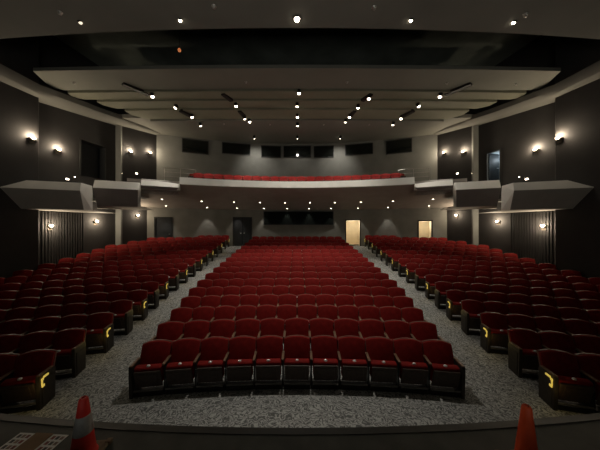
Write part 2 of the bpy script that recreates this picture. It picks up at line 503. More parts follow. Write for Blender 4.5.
# light-coloured cove along the top of each side wall
def zc(y): return 8.93 if y < 9.97 else 8.97 + (y - 9.97) * (9.9 - 8.97) / 6.53
for sx in (-1, 1):
    P = [(-12.4, 3.0), (-11.9, 6.5), (-11.47, 9.9), (-11.9, 10.6), (-11.5, 13.0), (-11.15, 14.4), (-10.3, 16.45)]
    inner = [(-11.75, 3.0), (-11.55, 5.0), (-11.2, 8.0), (-11.15, 9.9), (-11.0, 11.0), (-10.85, 12.5), (-10.5, 14.0), (-10.05, 15.2), (-9.9, 16.4)]
    def at(L, t):
        d = [0]
        for a_, b_ in zip(L, L[1:]): d.append(d[-1] + math.dist(a_, b_))
        q = t * d[-1]
        for i in range(len(L) - 1):
            if q <= d[i + 1] + 1e-6:
                k = (q - d[i]) / (d[i + 1] - d[i]); return (L[i][0] + (L[i + 1][0] - L[i][0]) * k, L[i][1] + (L[i + 1][1] - L[i][1]) * k)
        return L[-1]
    outer = [(-12.5, 3.0), (-11.6, 9.97), (-12.15, 10.5), (-11.45, 14.3), (-11.1, 14.5), (-10.35, 16.45)]
    mb = MB(); n = 60
    rings = []
    for i in range(n + 1):
        t = i / n
        a_, b_ = at(outer, t), at(inner, t)
        z = zc(b_[1])
        ring = []
        for (k, dz) in ((0, 0.0), (0.35, 0.0), (0.7, 0.02), (0.88, 0.07), (1.0, 0.2), (1.02, 0.45), (0, 0.5)):
            ring.append(((a_[0] + (b_[0] - a_[0]) * k) * -sx, a_[1] + (b_[1] - a_[1]) * k, z + dz))
        rings.append(ring)
    m_ = 7
    mb.add([p for r in rings for p in r], [(i * m_ + j, i * m_ + (j + 1) % m_, (i + 1) * m_ + (j + 1) % m_, (i + 1) * m_ + j) for i in range(n) for j in range(m_)])
    o = mb.build('trim_%d' % (9 if sx < 0 else 10), 'cove')
    smooth_by_angle(o, 35)
    struct(o, 'light plaster cove along the top of the %s wall' % ('left' if sx < 0 else 'right'))

# ------------------------------------------------------------------ balcony
a3 = math.asin(6.4 / R_FRONT)
def ring_strip(mb, R0, z0, R1_, z1, a0, a1, n, mi=0):
    A = [a0 + (a1 - a0) * i / n for i in range(n + 1)]
    vs = [(*arc(R0)(a), z0) for a in A] + [(*arc(R1_)(a), z1) for a in A]
    mb.add(vs, [(i, i + 1, n + 2 + i, n + 1 + i) for i in range(n)], mi)
mb = MB()
aS = math.asin(11.0 / R_LOW)
N = 40
prof = [(R_FRONT + .10, 5.52), (R_LOW + .25, 4.48), (R_LOW + .25, 4.70), (R_FRONT + .10, 5.66)]
A = [-aS + 2 * aS * i / N for i in range(N + 1)]
mb.add([(*arc(R)(a), z) for a in A for R, z in prof], [(i * 4 + j, i * 4 + (j + 1) % 4, (i + 1) * 4 + (j + 1) % 4, (i + 1) * 4 + j) for i in range(N) for j in range(4)] + [(0, 1, 2, 3), (N * 4, N * 4 + 3, N * 4 + 2, N * 4 + 1)])
o = mb.build('ceiling_under_balcony', 'soffit'); smooth_by_angle(o, 30)
struct(o, 'sloping taupe ceiling under the balcony')
# main fascia
mb = MB()
prof = [(R_FRONT, 5.54), (R_FRONT + .12, 5.54), (R_FRONT + .14, 5.92), (R_FRONT + .04, 5.92)]
A = [-a3 + 2 * a3 * i / N for i in range(N + 1)]
mb.add([(*arc(R)(a), z) for a in A for R, z in prof], [(i * 4 + j, i * 4 + (j + 1) % 4, (i + 1) * 4 + (j + 1) % 4, (i + 1) * 4 + j) for i in range(N) for j in range(4)] + [(0, 1, 2, 3), (N * 4, N * 4 + 3, N * 4 + 2, N * 4 + 1)])
o = mb.build('balcony_front', 'fascia'); smooth_by_angle(o, 30)
struct(o, 'cream curved front of the balcony')
# balcony floor, rising in treads
mb = MB()
rows_b = [(17.8, 5.69), (18.65, 5.85), (19.5, 6.01), (20.35, 6.17), (21.2, 6.33)]
prof = [(17.14, 5.69), (17.3, 5.69)]
for i, (r, z) in enumerate(rows_b):
    prof += [(r - .2, z), (r + .64, z)]
prof += [(22.45, 6.4)]
aB = math.asin(10.2 / 22.5)
A = [-aB + 2 * aB * i / N for i in range(N + 1)]
m_ = len(prof)
mb.add([(*arc(R)(a), z) for a in A for R, z in prof], [(i * m_ + j, i * m_ + j + 1, (i + 1) * m_ + j + 1, (i + 1) * m_ + j) for i in range(N) for j in range(m_ - 1)])
struct(mb.build('floor_balcony', 'carpet'), 'stepped carpeted floor of the balcony')

# side bays: plan corners P (outer left), Q (outer right), R (return back); profile top / middle / bottom
def bay(sx, P, Q, Rr, zt, zm, zb, ins, low_m, label, back=1.6, group=None, taper=.0):
    """a box of the balcony: sloped cream cap, leaning lower face, flat underside"""
    f = lambda p: (p[0] * -sx, p[1])
    P_, Q_, R_ = Vector(P), Vector(Q), Vector(Rr)
    C = (P_ + R_) / 2 + Vector((-.3, 1.2))
    def inset(p, d):
        v = (C - p).normalized(); return p + v * d
    root = thing('balcony_bay', label, 'balcony bay', (*f(tuple((P_ + Q_) / 2)), zb), 0, group)
    root['kind'] = 'structure'
    ox, oy, oz = root.location
    loc = lambda p, z: (p[0] * -sx - ox, p[1] - oy, z - oz)
    L = [P_, Q_, R_]
    e = (Q_ - P_).normalized(); b = Vector((-e.y, e.x)); k = taper
    top = [P_ + b * .2 + e * k, Q_ + b * .2 - e * .06, R_ + e * -.02]; mid = L; bot = [P_ + b * ins + e * k * .45, Q_ + b * ins - e * .12, R_]; topin = [p + b * .12 for p in top[:2]] + [R_ + b * .05 - e * .12]
    def strip(A, za, B, zb_, m):
        n = len(A)
        vs = [loc(p, za) for p in A] + [loc(p, zb_) for p in B]
        m.add(vs, [(i, i + 1, n + i + 1, n + i) for i in range(n - 1)])
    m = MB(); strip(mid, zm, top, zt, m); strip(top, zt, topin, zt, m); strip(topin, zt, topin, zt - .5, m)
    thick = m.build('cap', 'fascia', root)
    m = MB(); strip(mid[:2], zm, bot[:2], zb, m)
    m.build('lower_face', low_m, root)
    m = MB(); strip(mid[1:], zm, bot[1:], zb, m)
    m.build('side_face_lit', 'fascia', root)  # side return in the cap's cream, painting in the light that falls on it
    m = MB()
    V = Vector
    far = [bot[0] + V((-1.4, back)), bot[2] + V((-.9, back + 1.0))]
    m.add([loc(p, zb) for p in (bot[0], bot[1], bot[2], far[1], far[0])], [(0, 1, 2, 3, 4)])
    m.build('underside', 'bay_near', root)
    m = MB()
    m.add([loc(p, zt - .55) for p in (topin[0], topin[1], topin[2], topin[2] + V((-1.2, 2.6)), topin[0] + V((-1.4, 2.0)))], [(0, 1, 2, 3, 4)])
    m.build('bay_floor', 'carpet', root)
    return root
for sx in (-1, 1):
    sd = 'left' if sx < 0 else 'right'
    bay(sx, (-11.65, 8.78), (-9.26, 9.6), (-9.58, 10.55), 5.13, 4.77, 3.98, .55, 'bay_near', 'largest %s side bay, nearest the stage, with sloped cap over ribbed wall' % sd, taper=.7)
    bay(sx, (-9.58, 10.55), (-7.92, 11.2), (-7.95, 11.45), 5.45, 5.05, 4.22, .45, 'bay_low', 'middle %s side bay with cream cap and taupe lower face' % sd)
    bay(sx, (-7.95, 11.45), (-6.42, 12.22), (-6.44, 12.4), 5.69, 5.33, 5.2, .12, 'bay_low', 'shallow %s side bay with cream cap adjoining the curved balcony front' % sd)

# ribs on the lower side walls under the first bay
for sx in (-1, 1):
    mb = MB()
    for (P, Q, u0) in ((WP[3], WP[4], 0.1),):
        P = (P[0] * -sx, P[1]); Q = (Q[0] * -sx, Q[1])
        fn, L = seg(P, Q)
        n_ = Vector(((Q[1] - P[1]) / L, -(Q[0] - P[0]) / L)) * (-sx)
        u = u0
        umax = L - .05 if P[1] < 5 else 1.9
        while u < umax:
            A_, B_ = Vector(fn(u)), Vector(fn(u + .05))
            A2, B2 = A_ + n_ * .05, B_ + n_ * .05
            z0_ = gxy(A_.x, A_.y) - .02
            mb.prism([tuple(A_), tuple(B_), tuple(B2), tuple(A2)], z0_, 3.97)
            u += .115
    o = mb.build('trim_%d' % (11 if sx < 0 else 12), 'wall'); struct(o, 'vertical ribs on the side wall under the first bay')

for sx in (-1, 1):
    o = MB().prism([(x * -sx, y) for x, y in ((-11.40, 14.12), (-11.06, 14.12), (-11.06, 14.24), (-11.40, 14.24))], .9, 9.62).build('trim_%d' % (13 if sx < 0 else 14), 'back_up')  # wall fin given a paler colour in place of sconce light on it
    struct(o, 'narrow pilaster on the %s wall, its sconce light painted as a paler colour' % ('left' if sx < 0 else 'right'))

# ------------------------------------------------------------------ windows
def window(idx, x0, x1, z0, z1, R, label, split=0):
    a = (math.asin(x0 / R) + math.asin(x1 / R)) / 2
    p = arc(R - .02)(a)
    W = (x1 - x0) / max(.3, math.cos(a)); Hh = z1 - z0
    root = thing('window_%d' % idx, label, 'window', (p[0], p[1], z0), -a)
    root['kind'] = 'structure'
    t = .05
    sag = W * W / (8 * R) + .03
    m = MB().box(-W / 2, W / 2, -sag - .03, .02, 0, t).box(-W / 2, W / 2, -sag - .03, .02, Hh - t, Hh)
    m.box(-W / 2, -W / 2 + t, -sag - .03, .02, t, Hh - t).box(W / 2 - t, W / 2, -sag - .03, .02, t, Hh - t)
    for k in range(split):
        x = -W / 2 + W * (k + 1) / (split + 1)
        m.box(x - .02, x + .02, -sag - .02, .02, t, Hh - t)
    m.build('window_frame', 'frame', root)
    MB().box(-W / 2 + t, W / 2 - t, -sag, -sag + .012, t, Hh - t).build('pane', 'glass', root)
for i, (xa, xb, ya, yb) in enumerate([(182, 208.5, 140, 153.7), (222, 250.5, 143.5, 154.5), (261, 281, 146, 157.7), (283.5, 311, 146, 157.7), (313.7, 334, 146, 157.7), (345, 373, 144, 155), (386, 412, 139.8, 153.5)]):
    def hit(px):
        t = (px - 297) / 225
        # on the arc of the upper wall
        A_ = 1 + t * t; B_ = -2 * BC; C_ = BC * BC - R_UP * R_UP
        Y = (-B_ + math.sqrt(B_ * B_ - 4 * A_ * C_)) / (2 * A_)
        return t * Y, Y
    (X0, Y0), (X1, Y1) = hit(xa), hit(xb)
    Ym = (Y0 + Y1) / 2
    nm = ['tall dark booth window at the far left', 'low dark booth window second from the left', 'small dark booth window left of the central one', 'central dark booth window', 'small dark booth window right of the central one', 'low dark booth window second from the right', 'tall dark booth window at the far right'][i]
    window(i + 1, X0, X1, CH + (225 - yb) * Ym / 225, CH + (225 - ya) * Ym / 225, R_UP, nm + ' above the balcony')
window(8, -2.72, 2.96, 3.30, 4.42, R_LOW, 'long dark control booth window in the back wall under the balcony', 0)

# ------------------------------------------------------------------ lamps
LAMPROOT = {}
def mesh_once(key, fn):
    if key not in LAMPROOT: LAMPROOT[key] = fn()
    return LAMPROOT[key]

def spotlight(x, y, z, target, label, group, energy, lens='lens', angle=110, yoke=True, size=1.0):
    t = thing('ceiling_spotlight', label, 'spotlight', (x, y, z), 0, group)
    q = (Vector(target) - Vector((x, y, z))).to_track_quat('-Z', 'Y').to_euler()
    def mk_h():
        prof = [(.05, .17), (.085, .15), (.09, .02), (.098, 0.0), (.098, -.015), (.08, -.015), (.078, .03)]
        return MB().lathe(prof, 16).mesh('housing', 'iron', True)
    h = link('housing', mesh_once('h', mk_h), t); h.rotation_euler = q; h.scale = (size,) * 3
    h.location = (0, 0, -.16)
    l = link('lens', mesh_once('l' + lens, lambda: MB().lathe([(.001, -.075), (.035, -.068), (.062, -.045), (.075, -.01), (.078, .02)], 16).mesh('lens', lens, True)), h)
    link('yoke', mesh_once('y', lambda: MB().box(-.012, .012, -.02, .02, -.10, 0).rbox(-.07, .07, -.05, .05, -.02, .0, .006).mesh('yoke', 'iron')), t)
    d = (Vector(target) - Vector((x, y, z - .16))).normalized()
    sp = spot('spotlight_beam', Vector((x, y, z - .16)) + d * .16, target, energy, HOUSE, angle)
    return t
def on_panel(px, py, z=9.55):
    Y = 225 * (z - .16 - CH) / (225 - py); return (px - 297) / 225 * Y, Y
sp = []
def zpanel(Y):
    for f, b, z0, r in ((8.97, 10.6, 9.55, .1), (10.5, 11.4, 9.55, .1), (11.3, 12.3, 9.55, .1), (12.2, 13.5, 9.55, .1), (13.45, 15.5, 9.55, .1)):
        if f + .12 <= Y <= b: return z0 + r * (Y - f) / (b - f)
    return 9.78 + .07 * (Y - 13.6)
for col, name, pts in (('far left', 'L', [(152.5, 96.4), (175.5, 107.6), (192, 117), (200.5, 122)]),
                       ('inner left', 'l', [(236, 106), (244.7, 118.5), (249.7, 121.7)]),
                       ('centre', 'c', [(299, 93), (297, 106), (297.5, 117), (297.5, 122)]),
                       ('inner right', 'r', [(369, 98.5), (358, 107.5), (349.5, 117), (345.5, 121.7)]),
                       ('far right', 'R', [(440, 95), (418.6, 106), (401, 118.5), (393, 123)])):
    for k, (px, py) in enumerate(pts):
        z = 9.62
        for _ in range(3):
            X, Y = on_panel(px, py, z); z = zpanel(Y)
        o = ['nearest the stage', 'second from the stage', 'third from the stage', 'rearmost'][k] if len(pts) == 4 else ['nearest the stage', 'second from the stage', 'rearmost'][k]
        tg = (X * .6, Y + .3, 0.6) if k % 2 == 0 else (X * (1.0 if abs(X) < 5 else 1.32), 12.9 if abs(X) < 5 else 11.5, 5.8) if Y < 12.6 else (X * .9, Y + 2.6, 5.2)
        spotlight(X, Y, z, tg, 'lit round spotlight under hanging ceiling panels, %s row, %s' % (col, o), 'spotlights under the hanging ceiling panels', E_SPOT * (1.0 if k % 2 == 0 else .8), angle=85 if k % 2 == 0 else 75)
for px, nm in ((254.3, 'left'), (297.5, 'central'), (340.3, 'right')):
    z = 9.95
    X, Y = on_panel(px, 138.8, z)
    z = zpanel(Y)
    spotlight(X, Y, z, (X * 1.03, Y + 1.9, 8.1), 'lit round spotlight close to the balcony wall, %s of the three' % nm, 'spotlights near the balcony wall', E_SPOT * (.45 if nm != 'central' else .15), angle=100)
for px, py, nm, e, ln in ((82, 29.5, 'far left', .06, 'lens_dim'), (181, 27.5, 'inner left', .2, 'lens'), (297, 26, 'central brightest', 2.3, 'lens'), (410, 27.5, 'inner right', .2, 'lens'), (512, 29.5, 'far right', .08, 'lens')):
    X, Y = on_panel(px, py, 8.8)
    tgt = (X * .8, Y + 6, 0.6) if nm[0] != 'c' else (0, Y + 4.5, .6)
    Y -= .05
    spotlight(X, Y, 8.95, (X * .45, Y + (3.2 if nm[0] != 'c' else .4), 0), 'spotlight at the edge of the front ceiling, %s' % nm, 'spotlights at the edge of the front ceiling', E_SPOT * e, ln, angle=74, size=1.0 if nm[0] == 'c' else .6)

# slots: dark tracks in the panels along the outer rows
for sx in (-1, 1):
    for (x0, y0, x1, y1, nm) in ((7.75, 10.0, 7.15, 10.85, 'front'), (6.35, 12.25, 6.05, 12.95, 'rear')):
        m = MB()
        d = Vector((x1 - x0, y1 - y0)).normalized(); q = Vector((-d.y, d.x)) * .11
        P = [Vector((x0, y0)) + q, Vector((x1, y1)) + q, Vector((x1, y1)) - q, Vector((x0, y0)) - q]
        zt = zpanel((y0 + y1) / 2)
        m.prism([(p.x * sx, p.y) for p in P], zt - .11, zt + .02)
        tag(m.build('track_box', 'iron'), 'dark box in line with the %s outer spotlights, %s one' % ('right' if sx > 0 else 'left', nm), 'track box', 'boxes beside the ceiling spotlights')
    for (x0, y0, x1, y1, nm) in ((3.55, 10.75, 3.3, 11.35, 'front'), (3.15, 12.3, 3.05, 12.9, 'rear')):
        m = MB()
        d = Vector((x1 - x0, y1 - y0)).normalized(); q = Vector((-d.y, d.x)) * .10
        P = [Vector((x0, y0)) + q, Vector((x1, y1)) + q, Vector((x1, y1)) - q, Vector((x0, y0)) - q]
        zt = zpanel((y0 + y1) / 2)
        m.prism([(p.x * sx, p.y) for p in P], zt - .09, zt + .02)
        tag(m.build('track_box', 'iron'), 'dark box in line with the %s inner spotlights, %s one' % ('right' if sx > 0 else 'left', nm), 'track box', 'boxes beside the ceiling spotlights')

# downlights under the balcony
def soffit_z(r): return 5.52 + (4.48 - 5.52) * (r - 17.1) / (22.25 - 17.1)
n_dl = 0
for ri, (r, pxs) in enumerate(((20.0, (201.7, 234, 260, 285, 310, 335, 361, 393)), (21.55, (207, 237, 264, 287, 309, 331, 358, 388)), (19.9, (162, 433)), (21.4, (166, 429)))):
    for j, px in enumerate(pxs):
        t = (px - 297) / 225
        A_ = 1 + t * t; B_ = -2 * BC; C_ = BC * BC - r * r
        Y = (-B_ + math.sqrt(B_ * B_ - 4 * A_ * C_)) / (2 * A_)
        X = t * Y; z = soffit_z(r)
        nth = ['first', 'second', 'third', 'fourth', 'fifth', 'sixth', 'seventh', 'eighth'][j]
        if ri < 2: lab = 'small round downlight under the balcony, %s from left in the %s row' % (nth, 'front' if ri == 0 else 'rear')
        else: lab = 'small round downlight under the shallow %s side bay, %s row' % ('left' if j == 0 else 'right', 'front' if ri == 2 else 'rear')
        d = thing('downlight', lab, 'downlight', (X, Y, z), 0, 'downlights under the balcony')
        d.rotation_euler = (math.atan(1.04 / 5.15) * -1, 0, 0)
        link('trim_ring', mesh_once('dr', lambda: MB().lathe([(.055, -.012), (.085, -.016), (.09, .01), (.055, .01)], 16, caps=False).mesh('trim_ring', 'frame', True)), d)
        link('lens', mesh_once('dlens', lambda: MB().lathe([(0.001, -.012), (.052, -.012), (.056, .0)], 16).mesh('lens', 'lens', True)), d)
        rr = math.hypot(X, Y - BC)
        spot('downlight_beam', (X, Y, z - .06), (X, Y - .01, 0), E_SOFFIT * (1 if r < 21 else 2.6), HOUSE, 95 if r < 21 else 62, .45, .04)

# wall sconces
def sconce(x, y, z, nrm, label, group, k=1.0):
    ang = math.atan2(nrm[1], nrm[0]) + PI / 2
    s = thing('wall_sconce', label, 'wall sconce', (x, y, z), ang, group)
    # local -y points into the room
    def mk():
        m = MB()
        n_ = 10
        rings = [(.02, -.13), (.06, -.10), (.11, -.05), (.135, .0)]
        vs, fs = [], []
        for r, zz in rings:
            vs += [(r * math.cos(PI + PI * i / n_), r * 1.0 * math.sin(PI + PI * i / n_), zz) for i in range(n_ + 1)]
        for j in range(3):
            for i in range(n_): fs.append((j * 11 + i, j * 11 + i + 1, (j + 1) * 11 + i + 1, (j + 1) * 11 + i))
        fs.append(list(range(11)))
        m.add(vs, fs)
        return m.mesh('bowl', 'bowl', True)
    link('bowl', mesh_once('bowl', mk), s)
    link('back_plate', mesh_once('bp', lambda: MB().rbox(-.09, .09, -.02, .005, -.2, .02, .006).mesh('back_plate', 'bowl')), s)
    link('bulb', mesh_once('bulb', lambda: MB().lathe([(0, -.06), (.035, -.04), (.055, .0), (.05, .04), (.0, .065)], 12, 0, Matrix.Translation((0, -.09, -.0)) @ Matrix.Scale(1.6, 4, (1, 0, 0))).mesh('bulb', 'bulb', True)), s)
    p = Vector((x, y, z)) + Vector((nrm[0], nrm[1], 0)) * (.15 if 'upper' in label else .24) + Vector((0, 0, .10 if 'upper' in label else .03))
    point('sconce_light', p, E_SCONCE * k, WARM, .05)
def wall_pt(px, py, segi, sx):
    (xa, ya), (xb, yb) = WP[segi], WP[segi + 1]
    t = (px - 297) / 225                          # for the left side
    # x = xa + s(xb-xa), y = ya + s(yb-ya), x = t*y
    s = (t * ya - xa) / ((xb - xa) - t * (yb - ya))
    x, y = xa + s * (xb - xa), ya + s * (yb - ya)
    L = math.hypot(xb - xa, yb - ya)
    n = ((yb - ya) / L, -(xb - xa) / L)
    return (x * -sx, y, CH + (225 - py) * y / 225, (n[0] * -sx, n[1]))
for sx in (-1, 1):
    sd = 'left' if sx < 0 else 'right'
    for px, py, si, nm, k in ((31.5 if sx < 0 else 34.5, 138.5, 1, 'nearest the stage, above the largest bay', 1.0), (57.5, 150, 3, 'second from the stage, above the largest bay', 1.0),
                           (130, 152, 5, 'third from the stage, by the booth wall', .75), (149.5, 153, 5, 'rearmost, by the booth wall', .75)):
        x, y, z, n_ = wall_pt(px, py, si, sx)
        sconce(x, y, z, n_, 'glowing upper sconce on the %s wall, %s' % (sd, nm), 'upper wall sconces', k)
    for px, py, si, nm, k in ((49, 226, 3, 'on ribbed wall under the largest bay', .8), (95.5, 221.5, 3, 'under the middle bay', .8), (137, 215.5, 5, 'under the shallow bay', .5)):
        x, y, z, n_ = wall_pt(px, py, si, sx)
        if si == 3 and px < 60:
            x += n_[0] * .05; y += n_[1] * .05
        sconce(x, y, z, n_, 'glowing lower sconce on the %s wall, %s' % (sd, nm), 'lower wall sconces', k)
    for px, py, si, nm in ((66.5, 179, 3, 'largest bay, nearer one'), (74.5, 177, 3, 'largest bay, farther one'), (121.5, 173.5, 5, 'middle bay, nearer one'), (136, 173.5, 5, 'middle bay, farther one')):
        x, y, z, n_ = wall_pt(px, py, si, sx)
        t = thing('step_light', 'small lit step light on the %s wall behind the %s' % (sd, nm), 'step light', (x, y, z), math.atan2(n_[1], n_[0]) + PI / 2, 'step lights behind the side bays')
        link('cover', mesh_once('slc', lambda: MB().rbox(-.09, .09, -.05, .01, -.06, .07, .01).mesh('cover', 'frame')), t)
        link('lens', mesh_once('sll', lambda: MB().rbox(-.065, .065, -.07, -.045, -.04, .03, .008).mesh('lens', 'lens')), t)
        t.scale = (1, 1, 1) if ('nearer' in nm) == ('largest' in nm) else (.45,) * 3

# sprinkler heads
for px, py, z, nm in ((74, 82.6, 9.6, 'first hanging panel, first from left'), (246, 81.7, 9.6, 'first hanging panel, second from left'), (347, 82, 9.6, 'first hanging panel, third from left'), (447, 83, 9.6, 'first hanging panel, fourth from left'), (516, 84, 9.6, 'first hanging panel, fifth from left'),
                      (60, 12, 8.8, 'front ceiling, first from left'), (214, 6, 8.8, 'front ceiling, second from left'), (374, 7, 8.8, 'front ceiling, third from left'), (526, 14, 8.8, 'front ceiling, fourth from left'),
                      (224, 124, 9.56, 'rearmost hanging panel, first from left'), (270, 124.6, 9.56, 'rearmost hanging panel, second from left'), (323.6, 124.8, 9.56, 'rearmost hanging panel, third from left'), (369, 124.7, 9.56, 'rearmost hanging panel, fourth from left')):
    Y = 225 * (z - CH) / (225 - py); X = (px - 297) / 225 * Y
    zz = 8.8 if z == 8.8 else zpanel(Y)
    o = link('sprinkler_head', mesh_once('spr', lambda: MB().lathe([(.06, 0), (.06, -.012), (.02, -.02), (.015, -.05), (.04, -.055), (.04, -.06), (0.001, -.062)], 12).mesh('sprinkler_head', 'sprink', True)), None, (X, Y, zz))
    tag(o, 'small pale sprinkler head on the ' + nm, 'sprinkler', 'sprinkler heads in the ceiling')
t = thing('indicator_lamp', 'tiny amber lamp hanging in the dark ceiling gap', 'indicator lamp', (-4.0, 7.65, 9.25))
MB().tube((0, 0, .04), (0, 0, ZTOP - 9.25), .012).build('rod', 'iron', t)
MB().lathe([(0.001, -.06), (.04, -.05), (.055, 0), (.03, .05)], 12).build('bulb', 'amber', t, True)

# railings at the ends of the balcony seats
for sx in (-1, 1):
    sd = 'left' if sx < 0 else 'right'
    x0, y0, x1, y1 = -7.9, 13.4, -6.3, 14.0
    t = thing('railing', 'thin steel railing at the %s end of the balcony seats' % sd, 'railing', (x0 * -sx, y0, 5.75), 0, None)
    d = ((x1 - x0) * -sx, y1 - y0)
    for k, z in enumerate((.98, .72, .46)):
        MB().tube((0, 0, z), (d[0], d[1], z), .02 if k == 0 else .013).build('rail', 'steel', t)
    for k in (0, .5, 1):
        MB().tube((d[0] * k, d[1] * k, -.05), (d[0] * k, d[1] * k, .98), .018).build('post', 'steel', t)

# ------------------------------------------------------------------ seats
def back_top(u, w_): return .828 + .054 * max(0, 1 - abs(u) ** 2.2)
def back_pad(wd, z0, ztop_add, y_off, thick, bulge, nu=8, nv=6):
    m = MB()
    vs, fs = [], []
    for side in (0, 1):
        for j in range(nv + 1):
            v = j / nv
            for i in range(nu + 1):
                u = -1 + 2 * i / nu
                zt = back_top(u, 1) + ztop_add
                z = z0 + (zt - z0) * v
                x = u * wd * (1 - .022 * v * v)
                y = y_off + .15 * v
                e = (1 - u ** 4) * (1 - (2 * v - 1) ** 4)
                if side == 0: y -= bulge * e
                else: y += thick
                vs.append((x, y, z))
    K = (nu + 1) * (nv + 1)
    idx = lambda s, i, j: s * K + j * (nu + 1) + i
    for j in range(nv):
        for i in range(nu):
            fs.append((idx(0, i, j), idx(0, i + 1, j), idx(0, i + 1, j + 1), idx(0, i, j + 1)))
            fs.append((idx(1, i, j + 1), idx(1, i + 1, j + 1), idx(1, i + 1, j), idx(1, i, j)))
    for i in range(nu):
        fs.append((idx(0, i, nv), idx(0, i + 1, nv), idx(1, i + 1, nv), idx(1, i, nv)))
        fs.append((idx(0, i + 1, 0), idx(0, i, 0), idx(1, i, 0), idx(1, i + 1, 0)))
    for j in range(nv):
        fs.append((idx(0, 0, j), idx(0, 0, j + 1), idx(1, 0, j + 1), idx(1, 0, j)))
        fs.append((idx(0, nu, j + 1), idx(0, nu, j), idx(1, nu, j), idx(1, nu, j + 1)))
    return m.add(vs, fs)
TILT = math.atan2(.10, .34)
TX = Matrix.Translation((0, .115, .17)) @ Matrix.Rotation(TILT, 4, 'X')      # local z runs up along the tipped seat
def m_backrest(): return back_pad(.273, .40, 0.0, .235, .045, .03)
def m_shell(): return back_pad(.278, .33, .006, .272, .035, 0.0)
def m_cushion(): return MB().rbox(-.245, .245, 0.0, .125, .04, .40, .035, X=TX, seg=3)
def m_pan():
    m = MB().rbox(-.235, .235, -.035, .0, -.01, .352, .014, X=TX)
    m.rbox(-.17, .17, -.043, -.03, .06, .30, .006, X=TX)
    return m
def m_plate(): return MB().lathe([(0.0001, .018), (.012, .015), (.022, .008), (.026, -.002)], 12, X=Matrix.Translation((0, .055, .576)) @ Matrix.Rotation(math.radians(38), 4, 'X') @ Matrix.Scale(1.35, 4, (1, 0, 0)))
def m_frame():
    m = MB().extrude_x([(.06, .10), (.36, .10), (.42, .60), (.08, .60)], -.012, .012)
    m.rbox(-.025, .025, .12, .34, .01, .12, .008).rbox(-.035, .035, .06, .40, -.07, .02, .008)
    return m
def m_arm(): return MB().rbox(-.026, .026, .0, .31, .595, .625, .010)
def m_end():
    m = MB().extrude_x([(.02, -.07), (.34, -.07), (.35, .56), (.33, .60), (.0, .60), (.0, .42)], -.028, .028)
    m.extrude_x([(.06, .06), (.29, .06), (.30, .50), (.05, .50)], -.036, .036)
    return m
def m_rail():
    return MB().rbox(-.262, .262, .05, .20, -.06, .075, .012)
def m_bar(): return MB().rbox(-.255, .255, .02, .05, .105, .135, .010)
def m_gold():                                   # faces out along +x of the end panel
    m = MB()
    m.rbox(.03, .055, .06, .17, .535, .575, .014).rbox(.03, .05, .02, .07, .50, .55, .012).rbox(.03, .05, .03, .09, .38, .43, .012).rbox(.03, .04, .03, .06, .42, .51, .004)
    return m
ME = {}
for key, fnm, mt, smo in (('backrest', m_backrest, 'red', 1), ('back_shell', m_shell, 'shell', 1), ('seat_cushion', m_cushion, 'red', 1), ('seat_pan', m_pan, 'pan', 0),
                          ('number_plate', m_plate, 'plate', 1), ('side_frame', m_frame, 'iron', 0), ('armrest', m_arm, 'arm', 0), ('end_panel', m_end, 'endp', 0), ('floor_rail', m_rail, 'iron', 0), ('aisle_lamp', m_gold, 'gold', 0), ('foot_bar', m_bar, 'bar', 0)):
    ME[key] = fnm().mesh(key, mt, bool(smo))
    if smo:
        try: ME[key].set_sharp_from_angle(angle=math.radians(50))
        except Exception: pass

ORD = ['', 'first', 'second', 'third', 'fourth', 'fifth', 'sixth', 'seventh', 'eighth', 'ninth', 'tenth', 'eleventh', 'twelfth', 'thirteenth', 'fourteenth', 'fifteenth', 'sixteenth', 'seventeenth']
def make_seat(x, y, z, rz, sc, left_end, right_end, lamp, label, group):
    """lamp: 0 none, -1 on the left end panel, +1 on the right one"""
    r = thing('theatre_seat', label, 'seat', (x, y, z), rz, group)
    r.scale = (sc, 1, 1)
    for k in ('backrest', 'back_shell', 'seat_cushion', 'floor_rail', 'foot_bar'): link(k, ME[k], r)
    p = link('seat_pan', ME['seat_pan'], r)
    c = link('number_plate', ME['number_plate'], r)
    for s_, e in ((-1, left_end), (1, right_end)):
        if s_ == 1 and not right_end: continue
        if e:
            q = link('end_panel', ME['end_panel'], r, (s_ * .285, 0, 0))
        else:
            q = link('side_frame', ME['side_frame'], r, (s_ * .28, 0, 0))
        link('armrest', ME['armrest'], q)
        if lamp == s_:
            gl = link('aisle_lamp', ME['aisle_lamp'], q)
            if s_ < 0: gl.rotation_euler = (0, 0, 0); gl.scale = (-1, 1, 1)
            gl['label'] = 'glowing gold aisle lamp'
    return r

seats = []    # (dist, x, y, z, rz, sc, left_end, right_end, lamp, label, group)
def place(R, th, pitch, le, re_, lamp, label, group):
    x, y = R * math.sin(th), YC + R * math.cos(th)
    z = g(R + .2)
    seats.append((math.hypot(x, y), x, y, z, -th, pitch / .56, le, re_, lamp, label, group))
HALF = {1: 3.15, 2: 3.33, 3: 3.46, 4: 3.60, 5: 3.74, 6: 3.82, 7: 3.84, 8: 3.82, 9: 3.80, 10: 3.76, 11: 3.72, 12: 3.68, 13: 3.60, 14: 3.52, 15: 3.44, 16: 3.36}
NUM = {1: 11, 2: 11, 3: 12, 4: 12, 5: 13, 6: 13, 7: 13, 8: 13, 9: 13, 10: 13, 11: 13, 12: 13, 13: 12, 14: 12, 15: 12, 16: 12}
for k in range(1, NC + 1):
    R = R1 + PITCH * (k - 1)
    n, hw = NUM[k], HALF[k]
    pitch = 2 * hw / n
    for j in range(n):
        s = -hw + pitch * (j + .5)
        place(R, s / R, pitch, j == 0, j == n - 1, 0,
              'red tip-up seat in the centre block, %s row from the stage, %s from left aisle' % (ORD[k], ORD[j + 1]), 'red seats of the centre block')
